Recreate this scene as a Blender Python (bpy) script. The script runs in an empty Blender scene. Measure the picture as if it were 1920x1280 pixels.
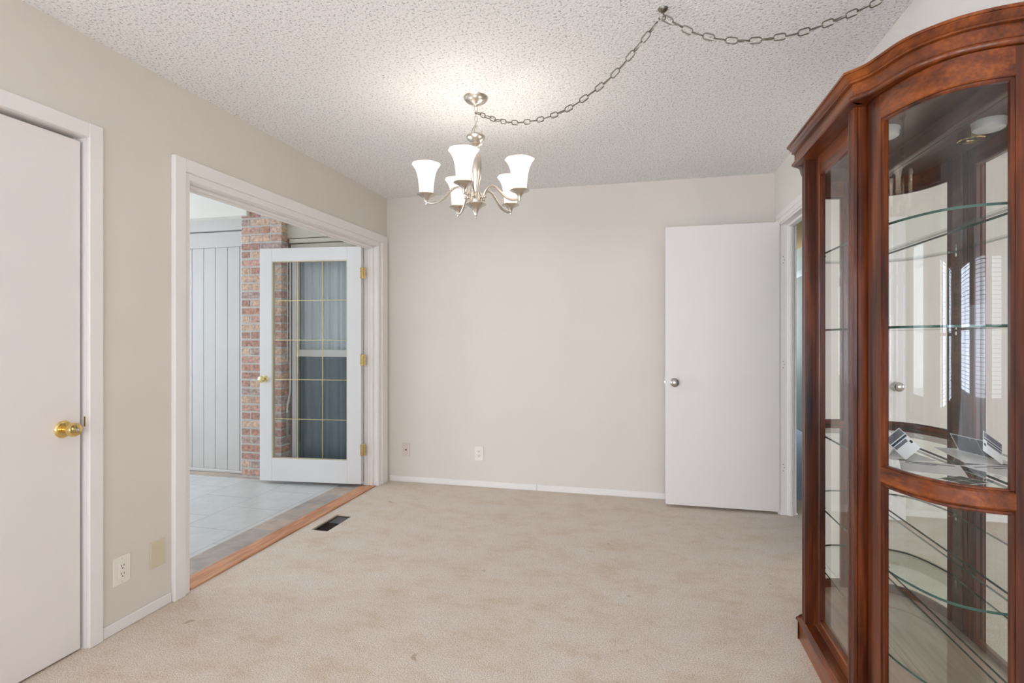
import bpy, bmesh, math, random
from mathutils import Vector, Matrix
random.seed(7)
PI = math.pi
scene = bpy.context.scene
COL = scene.collection

# ------------------------------------------------------------------ helpers
def lin(c):
    out = []
    for v in c:
        v = v / 255.0
        out.append(v / 12.92 if v <= 0.04045 else ((v + 0.055) / 1.055) ** 2.4)
    return (out[0], out[1], out[2], 1.0)

class NT:
    def __init__(self, name):
        self.m = bpy.data.materials.new(name)
        self.m.use_nodes = True
        self.t = self.m.node_tree
        self.t.nodes.clear()
        self.out = self.n('ShaderNodeOutputMaterial')
    def n(self, kind, **kw):
        nd = self.t.nodes.new(kind)
        for k, v in kw.items():
            if k.startswith('i_'):
                nd.inputs[k[2:].replace('_', ' ')].default_value = v
            else:
                setattr(nd, k, v)
        return nd
    def l(self, a, b):
        self.t.links.new(a, b)
    def coords(self, scale=(1, 1, 1)):
        tc = self.n('ShaderNodeTexCoord')
        mp = self.n('ShaderNodeMapping')
        mp.inputs['Scale'].default_value = scale
        self.l(tc.outputs['Object'], mp.inputs['Vector'])
        return mp.outputs['Vector']
    def ramp(self, fac, stops):
        r = self.n('ShaderNodeValToRGB')
        e = r.color_ramp.elements
        while len(e) < len(stops):
            e.new(0.5)
        for i, (p, c) in enumerate(stops):
            e[i].position = p
            e[i].color = c
        self.l(fac, r.inputs['Fac'])
        return r.outputs['Color']

def set_in(p, key, val):
    if key in p.inputs:
        p.inputs[key].default_value = val

def plain(name, col, rough=0.5, metal=0.0, spec=0.5, bump=None, var=0.0, coat=0.0, var_scale=3.0):
    """principled surface with faint procedural variation and optional bump (scale, strength, distance)"""
    w = NT(name)
    p = w.n('ShaderNodeBsdfPrincipled')
    set_in(p, 'Roughness', rough); set_in(p, 'Metallic', metal)
    set_in(p, 'Specular IOR Level', spec); set_in(p, 'Coat Weight', coat); set_in(p, 'Coat Roughness', 0.08)
    c = lin(col)
    if var > 0:
        nz = w.n('ShaderNodeTexNoise'); nz.inputs['Scale'].default_value = var_scale
        nz.inputs['Detail'].default_value = 4
        w.l(w.coords(), nz.inputs['Vector'])
        a = tuple(x * (1 - var) for x in c[:3]) + (1,)
        b = tuple(min(1, x * (1 + var)) for x in c[:3]) + (1,)
        w.l(w.ramp(nz.outputs['Fac'], [(0.3, a), (0.7, b)]), p.inputs['Base Color'])
    else:
        p.inputs['Base Color'].default_value = c
    if bump:
        nb = w.n('ShaderNodeTexNoise'); nb.inputs['Scale'].default_value = bump[0]
        nb.inputs['Detail'].default_value = 3
        w.l(w.coords(), nb.inputs['Vector'])
        bp = w.n('ShaderNodeBump'); bp.inputs['Strength'].default_value = bump[1]
        bp.inputs['Distance'].default_value = bump[2]
        w.l(nb.outputs['Fac'], bp.inputs['Height'])
        w.l(bp.outputs['Normal'], p.inputs['Normal'])
    w.l(p.outputs['BSDF'], w.out.inputs['Surface'])
    return w.m

def wood(name, axis, dark, mid, light, rough=0.28, coat=0.35, scale=1.0):
    w = NT(name)
    p = w.n('ShaderNodeBsdfPrincipled')
    set_in(p, 'Roughness', rough); set_in(p, 'Coat Weight', coat); set_in(p, 'Coat Roughness', 0.07); set_in(p, 'Specular IOR Level', 0.3)
    s = [14 * scale] * 3
    s[axis] = 1.6 * scale
    v = w.coords(tuple(s))
    n1 = w.n('ShaderNodeTexNoise'); n1.inputs['Scale'].default_value = 1.2
    n1.inputs['Detail'].default_value = 6; n1.inputs['Distortion'].default_value = 0.6
    w.l(v, n1.inputs['Vector'])
    s2 = [120 * scale] * 3
    s2[axis] = 5 * scale
    n2 = w.n('ShaderNodeTexNoise'); n2.inputs['Scale'].default_value = 1.0; n2.inputs['Detail'].default_value = 3
    w.l(w.coords(tuple(s2)), n2.inputs['Vector'])
    mx = w.n('ShaderNodeMix'); mx.data_type = 'FLOAT'; mx.inputs[0].default_value = 0.3
    w.l(n1.outputs['Fac'], mx.inputs[2]); w.l(n2.outputs['Fac'], mx.inputs[3])
    col = w.ramp(mx.outputs[0], [(0.33, lin(dark)), (0.5, lin(mid)), (0.68, lin(light))])
    w.l(col, p.inputs['Base Color'])
    w.l(p.outputs['BSDF'], w.out.inputs['Surface'])
    return w.m

def pane_glass(name, tint=(255, 255, 255), refl=1.0, ior=1.5):
    """thin clear glass: straight-through transmission plus Fresnel mirror reflection"""
    w = NT(name)
    tr = w.n('ShaderNodeBsdfTransparent'); tr.inputs['Color'].default_value = lin(tint)
    gl = w.n('ShaderNodeBsdfGlossy'); gl.inputs['Roughness'].default_value = 0.0
    gl.inputs['Color'].default_value = (refl, refl, refl, 1)
    fr = w.n('ShaderNodeFresnel'); fr.inputs['IOR'].default_value = ior
    geo = w.n('ShaderNodeNewGeometry')
    mx = w.n('ShaderNodeMixShader')
    sub = w.n('ShaderNodeMath'); sub.operation = 'SUBTRACT'; sub.inputs[0].default_value = 1.0
    w.l(geo.outputs['Backfacing'], sub.inputs[1])
    mul = w.n('ShaderNodeMath'); mul.operation = 'MULTIPLY'
    w.l(fr.outputs['Fac'], mul.inputs[0]); w.l(sub.outputs[0], mul.inputs[1])
    w.l(mul.outputs[0], mx.inputs['Fac'])
    w.l(tr.outputs[0], mx.inputs[1]); w.l(gl.outputs[0], mx.inputs[2])
    w.l(mx.outputs[0], w.out.inputs['Surface'])
    return w.m

# ------------------------------------------------------------------ materials
M = {}
M['wall'] = plain('wall_paint', (226, 217, 207), 0.85, spec=0.2, bump=(260, 0.12, 0.002), var=0.015)
M['warm_light_tan'] = plain('hall_warm_light_tint', (205, 170, 120), 0.85, spec=0.2, var=0.02)  # tan carries the warm light on the hall ceiling
M['wall_white'] = plain('living_paint', (232, 226, 218), 0.85, spec=0.2, var=0.015)
M['trim'] = plain('trim_paint', (241, 235, 231), 0.4, spec=0.4, bump=(30, 0.05, 0.002), var=0.015)
M['door'] = plain('door_paint', (238, 230, 226), 0.45, spec=0.35, bump=(40, 0.05, 0.002), var=0.012)
M['door_white'] = plain('white_gloss_paint', (226, 225, 225), 0.4, spec=0.4, var=0.01)
M['brass'] = plain('polished_brass', (228, 200, 132), 0.16, 1.0, var=0.06, var_scale=8)
M['pale_brass'] = plain('pale_brass', (222, 205, 150), 0.2, 1.0, var=0.05, var_scale=8)
M['old_brass'] = plain('aged_brass', (206, 182, 128), 0.3, 1.0, var=0.2, var_scale=60)
M['nickel'] = plain('brushed_nickel', (214, 206, 196), 0.27, 1.0, var=0.05, var_scale=30)
M['chain'] = plain('chain_nickel', (120, 114, 104), 0.3, 1.0, var=0.1, var_scale=40)
M['steel'] = plain('satin_steel', (200, 198, 194), 0.25, 1.0, var=0.04)
M['cord'] = plain('clear_cord', (190, 184, 172), 0.35, var=0.05)
M['plate'] = plain('ivory_plastic', (240, 232, 222), 0.35, var=0.01)
M['plate_tan'] = plain('almond_plastic', (214, 202, 172), 0.4, var=0.02)
M['plate_beige'] = plain('beige_plastic', (218, 204, 192), 0.4, var=0.01)
M['slot'] = plain('dark_slot', (40, 36, 32), 0.6, var=0.05)
M['dark'] = plain('dark_gap', (28, 24, 22), 0.9, var=0.05)
M['vent'] = plain('brown_register', (66, 46, 40), 0.35, 0.3, var=0.15, var_scale=20)
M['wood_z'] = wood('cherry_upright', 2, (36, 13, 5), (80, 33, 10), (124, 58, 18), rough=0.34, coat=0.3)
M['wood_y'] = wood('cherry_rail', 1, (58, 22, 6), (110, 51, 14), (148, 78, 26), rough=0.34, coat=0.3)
M['wood_dark'] = wood('cherry_shadow_stain', 2, (40, 18, 10), (70, 34, 18), (98, 50, 26))
M['wood_in'] = wood('cherry_inside', 1, (74, 48, 36), (96, 66, 50), (118, 84, 64), rough=0.4, coat=0.1)
M['wood_floor'] = wood('cabinet_floor', 1, (166, 138, 120), (188, 160, 142), (204, 178, 160), rough=0.3, coat=0.3)
M['oak'] = wood('oak_threshold', 1, (172, 116, 84), (206, 150, 114), (220, 172, 136), rough=0.5, coat=0.0, scale=2)
M['glass'] = pane_glass('clear_glass', (253, 254, 254))
M['glass_curved'] = pane_glass('curved_glass', (253, 254, 253))
M['glass_shelf'] = pane_glass('shelf_glass', (249, 253, 251))
M['glass_dark'] = pane_glass('window_glass', (248, 250, 251))
M['glass_edge'] = plain('glass_edge_green', (34, 72, 62), 0.15, var=0.1, var_scale=20)
M['paper'] = plain('white_paper', (246, 242, 240), 0.7, var=0.01)
M['ink_grey'] = plain('printed_grey', (120, 118, 130), 0.6, var=0.2, var_scale=60)
M['ink_dark'] = plain('printed_dark', (34, 33, 35), 0.5, var=0.5, var_scale=50)
M['ink_green'] = plain('printed_green', (58, 68, 50), 0.5, var=0.4, var_scale=60)
M['ink_blue'] = plain('printed_blue', (44, 62, 82), 0.5, var=0.3, var_scale=60)
M['panel'] = plain('painted_siding', (196, 194, 191), 0.6, var=0.02)
M['fascia'] = plain('painted_fascia', (222, 221, 214), 0.65, var=0.02)
M['fascia_tan'] = plain('painted_soffit', (196, 190, 176), 0.7, var=0.03)
M['siding_tan'] = plain('tan_siding', (150, 140, 134), 0.7, var=0.04)
M['pipe'] = plain('pipe_paint', (214, 216, 218), 0.5, var=0.03)
M['mortar'] = plain('mortar', (186, 184, 180), 0.95, bump=(120, 0.5, 0.004), var=0.12, var_scale=20)
BR = []
for i, c in enumerate([(190, 154, 140), (182, 140, 124), (202, 174, 154), (174, 152, 146), (196, 168, 148), (172, 136, 124)]):
    BR.append(plain('brick_%s' % 'abcdef'[i], c, 0.9, bump=(90, 0.6, 0.004), var=0.36, var_scale=36))
M['shade'] = None
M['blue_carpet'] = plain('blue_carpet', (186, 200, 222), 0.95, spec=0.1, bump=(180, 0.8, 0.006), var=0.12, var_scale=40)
M['sage'] = plain('sage_paint', (158, 164, 156), 0.7, var=0.02)
M['daylight_blue'] = plain('daylight_blue_tint', (206, 222, 228), 0.5, var=0.01)  # blue daylight put into the colour of the hall wall and casing
M['curtain'] = plain('grey_curtain', (208, 213, 216), 0.9, spec=0.1, var=0.06)
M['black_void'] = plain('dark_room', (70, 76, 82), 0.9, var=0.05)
M['blind'] = plain('blind_slat', (240, 240, 238), 0.5, var=0.01)
M['lamp_white'] = plain('puck_white', (236, 232, 228), 0.4, var=0.01)
M['lens'] = plain('puck_lens', (60, 58, 54), 0.15, var=0.05)

def mirror_mat():
    w = NT('mirror_glass')
    g = w.n('ShaderNodeBsdfGlossy'); g.inputs['Roughness'].default_value = 0.0
    g.inputs['Color'].default_value = (0.93, 0.925, 0.92, 1)
    w.l(g.outputs[0], w.out.inputs['Surface'])
    return w.m
M['mirror'] = mirror_mat()

def popcorn():
    w = NT('popcorn_ceiling')
    p = w.n('ShaderNodeBsdfPrincipled'); set_in(p, 'Roughness', 0.95); set_in(p, 'Specular IOR Level', 0.1)
    v = w.coords()
    n1 = w.n('ShaderNodeTexNoise'); n1.inputs['Scale'].default_value = 85; n1.inputs['Detail'].default_value = 3
    n1.inputs['Roughness'].default_value = 0.6
    w.l(v, n1.inputs['Vector'])
    vo = w.n('ShaderNodeTexVoronoi'); vo.inputs['Scale'].default_value = 105
    w.l(v, vo.inputs['Vector'])
    sb = w.n('ShaderNodeMath'); sb.operation = 'SUBTRACT'
    w.l(n1.outputs['Fac'], sb.inputs[0])
    ml = w.n('ShaderNodeMath'); ml.operation = 'MULTIPLY'; ml.inputs[1].default_value = 0.45
    w.l(vo.outputs['Distance'], ml.inputs[0]); w.l(ml.outputs[0], sb.inputs[1])
    bp = w.n('ShaderNodeBump'); bp.inputs['Strength'].default_value = 0.6; bp.inputs['Distance'].default_value = 0.008
    w.l(sb.outputs[0], bp.inputs['Height']); w.l(bp.outputs['Normal'], p.inputs['Normal'])
    n2 = w.n('ShaderNodeTexNoise'); n2.inputs['Scale'].default_value = 100; n2.inputs['Detail'].default_value = 2
    w.l(v, n2.inputs['Vector'])
    w.l(w.ramp(n2.outputs['Fac'], [(0.33, lin((196, 194, 192))), (0.44, lin((247, 245, 243)))]), p.inputs['Base Color'])
    w.l(p.outputs[0], w.out.inputs['Surface'])
    return w.m
M['ceiling'] = popcorn()

def carpet():
    w = NT('beige_carpet')
    p = w.n('ShaderNodeBsdfPrincipled'); set_in(p, 'Roughness', 1.0); set_in(p, 'Specular IOR Level', 0.05)
    set_in(p, 'Sheen Weight', 0.15)
    v = w.coords()
    big = w.n('ShaderNodeTexNoise'); big.inputs['Scale'].default_value = 4.0; big.inputs['Detail'].default_value = 8
    big.inputs['Roughness'].default_value = 0.78; big.inputs['Distortion'].default_value = 0.0
    w.l(w.coords((1, 1.5, 1)), big.inputs['Vector'])
    c1 = w.ramp(big.outputs['Fac'], [(0.3, lin((220, 197, 172))), (0.5, lin((233, 218, 202))), (0.68, lin((238, 227, 216)))])
    fine = w.n('ShaderNodeTexNoise'); fine.inputs['Scale'].default_value = 185; fine.inputs['Detail'].default_value = 3
    w.l(v, fine.inputs['Vector'])
    c2 = w.ramp(fine.outputs['Fac'], [(0.33, (0.66, 0.64, 0.62, 1)), (0.60, (1, 1, 1, 1))])
    mx = w.n('ShaderNodeMix'); mx.data_type = 'RGBA'; mx.blend_type = 'MULTIPLY'; mx.inputs[0].default_value = 1.0
    w.l(c1, mx.inputs[6]); w.l(c2, mx.inputs[7])
    sp = w.n('ShaderNodeTexNoise'); sp.inputs['Scale'].default_value = 9; sp.inputs['Detail'].default_value = 2
    w.l(v, sp.inputs['Vector'])
    c3 = w.ramp(sp.outputs['Fac'], [(0.235, (0.72, 0.64, 0.55, 1)), (0.27, (1, 1, 1, 1))])
    mx2 = w.n('ShaderNodeMix'); mx2.data_type = 'RGBA'; mx2.blend_type = 'MULTIPLY'; mx2.inputs[0].default_value = 1.0
    w.l(mx.outputs[2], mx2.inputs[6]); w.l(c3, mx2.inputs[7])
    w.l(mx2.outputs[2], p.inputs['Base Color'])
    bp = w.n('ShaderNodeBump'); bp.inputs['Strength'].default_value = 0.7; bp.inputs['Distance'].default_value = 0.006
    w.l(fine.outputs['Fac'], bp.inputs['Height']); w.l(bp.outputs['Normal'], p.inputs['Normal'])
    w.l(p.outputs[0], w.out.inputs['Surface'])
    return w.m
M['carpet'] = carpet()

def tiles(name, c1, c2, grout, bw, bh, mortar, rough, off=0.5, mottled=0.12, loc=(0, 0, 0), rot=0.0):
    w = NT(name)
    p = w.n('ShaderNodeBsdfPrincipled'); set_in(p, 'Roughness', rough)
    tc = w.n('ShaderNodeTexCoord'); mp = w.n('ShaderNodeMapping')
    mp.inputs['Location'].default_value = loc; mp.inputs['Rotation'].default_value = (0, 0, rot)
    w.l(tc.outputs['Object'], mp.inputs['Vector'])
    v = mp.outputs['Vector']
    b = w.n('ShaderNodeTexBrick'); b.offset = off
    b.inputs['Scale'].default_value = 1.0
    b.inputs['Brick Width'].default_value = bw; b.inputs['Row Height'].default_value = bh
    b.inputs['Mortar Size'].default_value = mortar; b.inputs['Mortar Smooth'].default_value = 0.1
    b.inputs['Color1'].default_value = lin(c1); b.inputs['Color2'].default_value = lin(c2)
    b.inputs['Mortar'].default_value = lin(grout)
    w.l(v, b.inputs['Vector'])
    nz = w.n('ShaderNodeTexNoise'); nz.inputs['Scale'].default_value = 9; nz.inputs['Detail'].default_value = 6
    nz.inputs['Distortion'].default_value = 0.8
    w.l(v, nz.inputs['Vector'])
    a = 1 - mottled
    c = w.ramp(nz.outputs['Fac'], [(0.3, (a, a, a, 1)), (0.7, (1, 1, 1, 1))])
    mx = w.n('ShaderNodeMix'); mx.data_type = 'RGBA'; mx.blend_type = 'MULTIPLY'; mx.inputs[0].default_value = 1.0
    w.l(b.outputs['Color'], mx.inputs[6]); w.l(c, mx.inputs[7])
    w.l(mx.outputs[2], p.inputs['Base Color'])
    w.l(p.outputs[0], w.out.inputs['Surface'])
    return w.m
M['tile'] = tiles('pale_stone_tile', (212, 214, 212), (206, 209, 207), (180, 182, 182), 0.42, 0.42, 0.004, 0.32, rot=PI / 2)
M['tile_border'] = tiles('slate_border_tile', (208, 188, 170), (176, 168, 164), (178, 172, 166), 0.11, 0.20, 0.002, 0.45, off=0.0, mottled=0.3)

def shade_mat():
    w = NT('frosted_lit_glass')
    d = w.n('ShaderNodeBsdfPrincipled'); set_in(d, 'Roughness', 0.35)
    d.inputs['Base Color'].default_value = lin((240, 234, 226))
    tl = w.n('ShaderNodeBsdfTranslucent'); tl.inputs['Color'].default_value = (0.95, 0.92, 0.86, 1)
    m0 = w.n('ShaderNodeMixShader'); m0.inputs['Fac'].default_value = 0.55
    w.l(d.outputs[0], m0.inputs[1]); w.l(tl.outputs[0], m0.inputs[2])
    tp = w.n('ShaderNodeBsdfTransparent'); tp.inputs['Color'].default_value = (1, 0.97, 0.93, 1)
    mx = w.n('ShaderNodeMixShader'); mx.inputs['Fac'].default_value = 0.22
    w.l(m0.outputs[0], mx.inputs[1]); w.l(tp.outputs[0], mx.inputs[2])
    em = w.n('ShaderNodeEmission'); em.inputs['Color'].default_value = (1.0, 0.93, 0.83, 1)
    em.inputs['Strength'].default_value = SHADE_E
    ad = w.n('ShaderNodeAddShader')
    w.l(mx.outputs[0], ad.inputs[0]); w.l(em.outputs[0], ad.inputs[1])
    w.l(ad.outputs[0], w.out.inputs['Surface'])
    return w.m
SHADE_E = 0.34
M['shade'] = shade_mat()
def bulb_mat():
    w = NT('lit_bulb')
    em = w.n('ShaderNodeEmission'); em.inputs['Color'].default_value = (1.0, 0.9, 0.75, 1)
    em.inputs['Strength'].default_value = 4.0
    w.l(em.outputs[0], w.out.inputs['Surface'])
    return w.m
M['bulb'] = bulb_mat()

# ------------------------------------------------------------------ mesh builder
class MB:
    def __init__(self):
        self.v = []; self.f = []; self.mi = []
    def add(self, vs, fs, mi=0):
        o = len(self.v)
        self.v += [tuple(x) for x in vs]
        for f in fs:
            self.f.append([i + o for i in f]); self.mi.append(mi)
        return self
    def box(self, x0, x1, y0, y1, z0, z1, mi=0, ch=0.0):
        if x0 > x1: x0, x1 = x1, x0
        if y0 > y1: y0, y1 = y1, y0
        if z0 > z1: z0, z1 = z1, z0
        if ch <= 0:
            vs = [(x0, y0, z0), (x1, y0, z0), (x1, y1, z0), (x0, y1, z0), (x0, y0, z1), (x1, y0, z1), (x1, y1, z1), (x0, y1, z1)]
            fs = [(0, 3, 2, 1), (4, 5, 6, 7), (0, 1, 5, 4), (1, 2, 6, 5), (2, 3, 7, 6), (3, 0, 4, 7)]
            return self.add(vs, fs, mi)
        bm = bmesh.new()
        r = bmesh.ops.create_cube(bm, size=1.0)
        for v in bm.verts:
            v.co = Vector(((x0 + x1) / 2 + v.co.x * (x1 - x0), (y0 + y1) / 2 + v.co.y * (y1 - y0), (z0 + z1) / 2 + v.co.z * (z1 - z0)))
        c = min(ch, 0.45 * min(x1 - x0, y1 - y0, z1 - z0))
        bmesh.ops.bevel(bm, geom=list(bm.edges), offset=c, segments=1, profile=0.5, affect='EDGES')
        bm.verts.index_update()
        self.add([v.co[:] for v in bm.verts], [[v.index for v in f.verts] for f in bm.faces], mi)
        bm.free()
        return self
    def prism(self, poly, z0, z1, mi=0, mi_side=None, axis='z'):
        """poly counter-clockwise in plane; extruded along axis"""
        n = len(poly)
        def P(a, b, c):
            return {'z': (a, b, c), 'x': (c, a, b), 'y': (b, c, a)}[axis]
        vs = [P(a, b, z0) for a, b in poly] + [P(a, b, z1) for a, b in poly]
        self.add(vs, [list(range(n - 1, -1, -1)), list(range(n, 2 * n))], mi)
        ms = mi if mi_side is None else mi_side
        self.add(vs, [(i, (i + 1) % n, n + (i + 1) % n, n + i) for i in range(n)], ms)
        return self
    def lathe(self, prof, c=(0, 0, 0), seg=32, axis='z', mi=0, close=True, mod=None):
        """prof: (radius, height) from bottom to top"""
        cx, cy, cz = c
        vs = []
        for r, h in prof:
            for k in range(seg):
                a = 2 * PI * k / seg
                rr = r if mod is None else mod(r, h, a)
                p, q = rr * math.cos(a), rr * math.sin(a)
                if axis == 'z': vs.append((cx + p, cy + q, cz + h))
                elif axis == 'x': vs.append((cx + h, cy + p, cz + q))
                elif axis == '-x': vs.append((cx - h, cy + p, cz - q))
                elif axis == 'y': vs.append((cx + p, cy + h, cz - q))
                elif axis == '-y': vs.append((cx + p, cy - h, cz + q))
                elif axis == '-z': vs.append((cx + p, cy - q, cz - h))
        fs = []
        for i in range(len(prof) - 1):
            for k in range(seg):
                a, b = i * seg + k, i * seg + (k + 1) % seg
                fs.append((a, b, b + seg, a + seg))
        if close:
            fs.append(list(range(seg - 1, -1, -1)))
            o = (len(prof) - 1) * seg
            fs.append([o + k for k in range(seg)])
        return self.add(vs, fs, mi)
    def tube(self, pts, rad, seg=12, mi=0, closed=False, cap=True):
        pts = [Vector(p) for p in pts]
        n = len(pts)
        rads = rad if isinstance(rad, (list, tuple)) else [rad] * n
        vs = []
        up = None
        for i, p in enumerate(pts):
            if closed:
                t = pts[(i + 1) % n] - pts[i - 1]
            else:
                t = pts[min(i + 1, n - 1)] - pts[max(i - 1, 0)]
            t.normalize()
            if up is None:
                up = Vector((0, 0, 1)) if abs(t.z) < 0.9 else Vector((1, 0, 0))
            s = t.cross(up)
            if s.length < 1e-6: s = t.cross(Vector((0, 1, 0)))
            s.normalize()
            u = s.cross(t).normalized()
            up = u
            for k in range(seg):
                a = 2 * PI * k / seg
                q = p + (s * math.cos(a) + u * math.sin(a)) * rads[i]
                vs.append(q[:])
        fs = []
        m = n if closed else n - 1
        for i in range(m):
            j = (i + 1) % n
            for k in range(seg):
                fs.append((i * seg + k, i * seg + (k + 1) % seg, j * seg + (k + 1) % seg, j * seg + k))
        if cap and not closed:
            fs.append(list(range(seg - 1, -1, -1)))
            fs.append([(n - 1) * seg + k for k in range(seg)])
        return self.add(vs, fs, mi)
    def sweep(self, path, prof, mi=0):
        """closed profile [(inset, z)] swept along an open plan path; inset is measured to the left of travel, mitred"""
        path = [Vector((p[0], p[1])) for p in path]
        n = len(path); m = len(prof)
        vs = []
        for i, p in enumerate(path):
            d0 = (p - path[i - 1]).normalized() if i > 0 else None
            d1 = (path[i + 1] - p).normalized() if i < n - 1 else None
            if d0 is None: d0 = d1
            if d1 is None: d1 = d0
            n0 = Vector((-d0.y, d0.x)); n1 = Vector((-d1.y, d1.x))
            b = (n0 + n1)
            b = b / max(0.25, b.dot(n0))
            for off, z in prof:
                q = p + b * off
                vs.append((q.x, q.y, z))
        fs = []
        for i in range(n - 1):
            for k in range(m):
                k2 = (k + 1) % m
                fs.append((i * m + k, i * m + k2, (i + 1) * m + k2, (i + 1) * m + k))
        fs.append(list(range(m - 1, -1, -1)))
        fs.append([(n - 1) * m + k for k in range(m)])
        return self.add(vs, fs, mi)
    def sphere(self, c, r, seg=24, rings=14, sc=(1, 1, 1), mi=0):
        prof = []
        for i in range(rings + 1):
            a = -PI / 2 + PI * i / rings
            prof.append((max(1e-4, r * math.cos(a)), r * math.sin(a)))
        o = len(self.v)
        self.lathe(prof, (0, 0, 0), seg, mi=mi)
        for i in range(o, len(self.v)):
            x, y, z = self.v[i]
            self.v[i] = (c[0] + x * sc[0], c[1] + y * sc[1], c[2] + z * sc[2])
        return self
    def build(self, name, mats, parent=None, bevel=0.0, smooth=True, angle=35, label=None):
        me = bpy.data.meshes.new(name)
        org = Vector((0, 0, 0))
        q = parent
        while q is not None:
            org += q.location; q = q.parent
        me.from_pydata([(a - org.x, b - org.y, c - org.z) for a, b, c in self.v], [], self.f)
        if not isinstance(mats, (list, tuple)): mats = [mats]
        for m in mats: me.materials.append(m)
        if len(mats) > 1:
            me.polygons.foreach_set('material_index', self.mi)
        bm = bmesh.new(); bm.from_mesh(me)
        bmesh.ops.recalc_face_normals(bm, faces=bm.faces)
        bm.to_mesh(me); bm.free()
        me.validate(); me.update()
        if smooth:
            me.shade_smooth()
            me.set_sharp_from_angle(angle=math.radians(angle))
        o = bpy.data.objects.new(name, me)
        COL.objects.link(o)
        if parent is not None: o.parent = parent
        if bevel > 0:
            b = o.modifiers.new('soft_edges', 'BEVEL'); b.width = bevel; b.segments = 2
            b.limit_method = 'ANGLE'; b.angle_limit = math.radians(40)
        if label: o['label'] = label
        return o

def tag(o, label, cat, group=None, kind=None):
    o['label'] = label; o['category'] = cat
    if group: o['group'] = group
    if kind: o['kind'] = kind
    return o
def thing(name, label, cat, loc, group=None, kind=None):
    o = bpy.data.objects.new(name, None); COL.objects.link(o)
    o.location = loc; o.empty_display_size = 0.1
    return tag(o, label, cat, group, kind)
def struct(name, mb, mats, label, cat, **kw):
    return tag(mb.build(name, mats, **kw), label, cat, kind='structure')

def catmull(pts, per=8):
    P = [Vector(p) for p in pts]
    P = [P[0] * 2 - P[1]] + P + [P[-1] * 2 - P[-2]]
    out = []
    for i in range(1, len(P) - 2):
        for k in range(per):
            t = k / per
            a, b, c, d = P[i - 1], P[i], P[i + 1], P[i + 2]
            out.append(0.5 * ((2 * b) + (c - a) * t + (2 * a - 5 * b + 4 * c - d) * t * t + (3 * b - a - 3 * c + d) * t ** 3))
    out.append(P[-2].copy())
    return out

# ------------------------------------------------------------------ camera
YAW = math.radians(13.62); FPX = 1007.0; EYE = 1.24
cam = bpy.data.cameras.new('camera')
cam.sensor_width = 36; cam.sensor_fit = 'HORIZONTAL'
cam.lens = FPX / 1920 * 36
cam.shift_y = -8 / 1920
cam.clip_start = 0.02
co = bpy.data.objects.new('camera', cam); COL.objects.link(co)
co.location = (0, 0, EYE); co.rotation_euler = (PI / 2, 0, YAW)
scene.camera = co

# ------------------------------------------------------------------ room shell
XL, XR, YB, H = -2.15, 0.94, 4.27, 2.44
WT = 0.12
# opening of the double garden doors (left wall) and closet door
OY0, OY1, OZ = 2.17, 4.09, 2.0
CY0, CY1, CZ = 0.905, 1.679, 2.035
w = MB()
w.box(XL - WT, XL, 0.82, CY0, 0, H)
w.box(XL - WT, XL - 0.06, CY0, CY1, 0, CZ)          # back of the closet recess
w.box(XL - WT, XL, CY0, CY1, CZ, H)
w.box(XL - WT, XL, CY1, OY0, 0, H)
w.box(XL - WT, XL, OY0, OY1, OZ, H)
w.box(XL - WT, XL, OY1, YB + WT, 0, H)
struct('wall_left', w, M['wall'], 'warm beige left wall with the closet door and the wide garden door opening', 'wall', smooth=False)
w = MB(); w.box(XL, XR + WT, YB, YB + WT, 0, H)
struct('wall_back', w, M['wall'], 'plain warm beige wall at the far end of the room', 'wall', smooth=False)
RY0, RY1, RZ = 3.27, 4.10, 2.035
WR = 0.10
w = MB()
w.box(XR, XR + WR, 1.15, RY0, 0, H); w.box(XR, XR + WR, RY0, RY1, RZ, H); w.box(XR, XR + WR, RY1, YB, 0, H)
struct('wall_right', w, M['wall_white'], 'off white right wall behind the wooden cabinet', 'wall', smooth=False)
# living room around the camera
w = MB()
w.box(-5.3, XL - WT, 0.82, 0.94, 0, H)
struct('wall_living_back', w, M['wall_white'], 'off white living room wall left of the closet corner', 'wall', smooth=False)
w = MB(); w.box(XR + WT, 3.4, 1.15, 1.27, 0, H)
struct('wall_living_right_back', w, M['wall_white'], 'off white living room wall beyond the cabinet', 'wall', smooth=False)
w = MB(); w.box(3.4, 3.52, -4.6, 1.27, 0, H)
struct('wall_living_right', w, M['wall_white'], 'off white right wall of the living room', 'wall', smooth=False)
# floor with register recess
VX0, VX1, VY0, VY1 = -2.075, -1.955, 3.06, 3.368
w = MB()
def fl(x0, x1, y0, y1): w.box(x0, x1, y0, y1, -0.12, 0)
fl(XL, VX0, 0.3, YB); fl(VX1, XR, 0.3, YB); fl(VX0, VX1, 0.3, VY0); fl(VX0, VX1, VY1, YB)
fl(-5.3, XL, -4.6, 0.82); fl(XL, XR, -4.6, 0.3); fl(XR, 3.4, -4.6, 1.15); fl(XR, XR + WT, RY0 - 0.02, RY1 + 0.02); fl(XR + WT, 2.2, 2.9, 4.5); fl(XL - 0.06, XL, CY0, CY1)
struct('floor', w, M['carpet'], 'worn beige carpet floor', 'floor', smooth=False)
w = MB(); w.box(-5.3, XL - WT, -4.6, 0.82, H, H + 0.1); w.box(XL - WT, 3.52, -4.6, 0.3, H, H + 0.1); w.box(XL - WT, XR + WT, 0.3, YB + WT, H, H + 0.1)
w.box(XR + WT, 3.52, 0.3, 1.27, H, H + 0.1)
struct('ceiling', w, M['ceiling'], 'white popcorn textured ceiling', 'ceiling', smooth=False)

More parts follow.
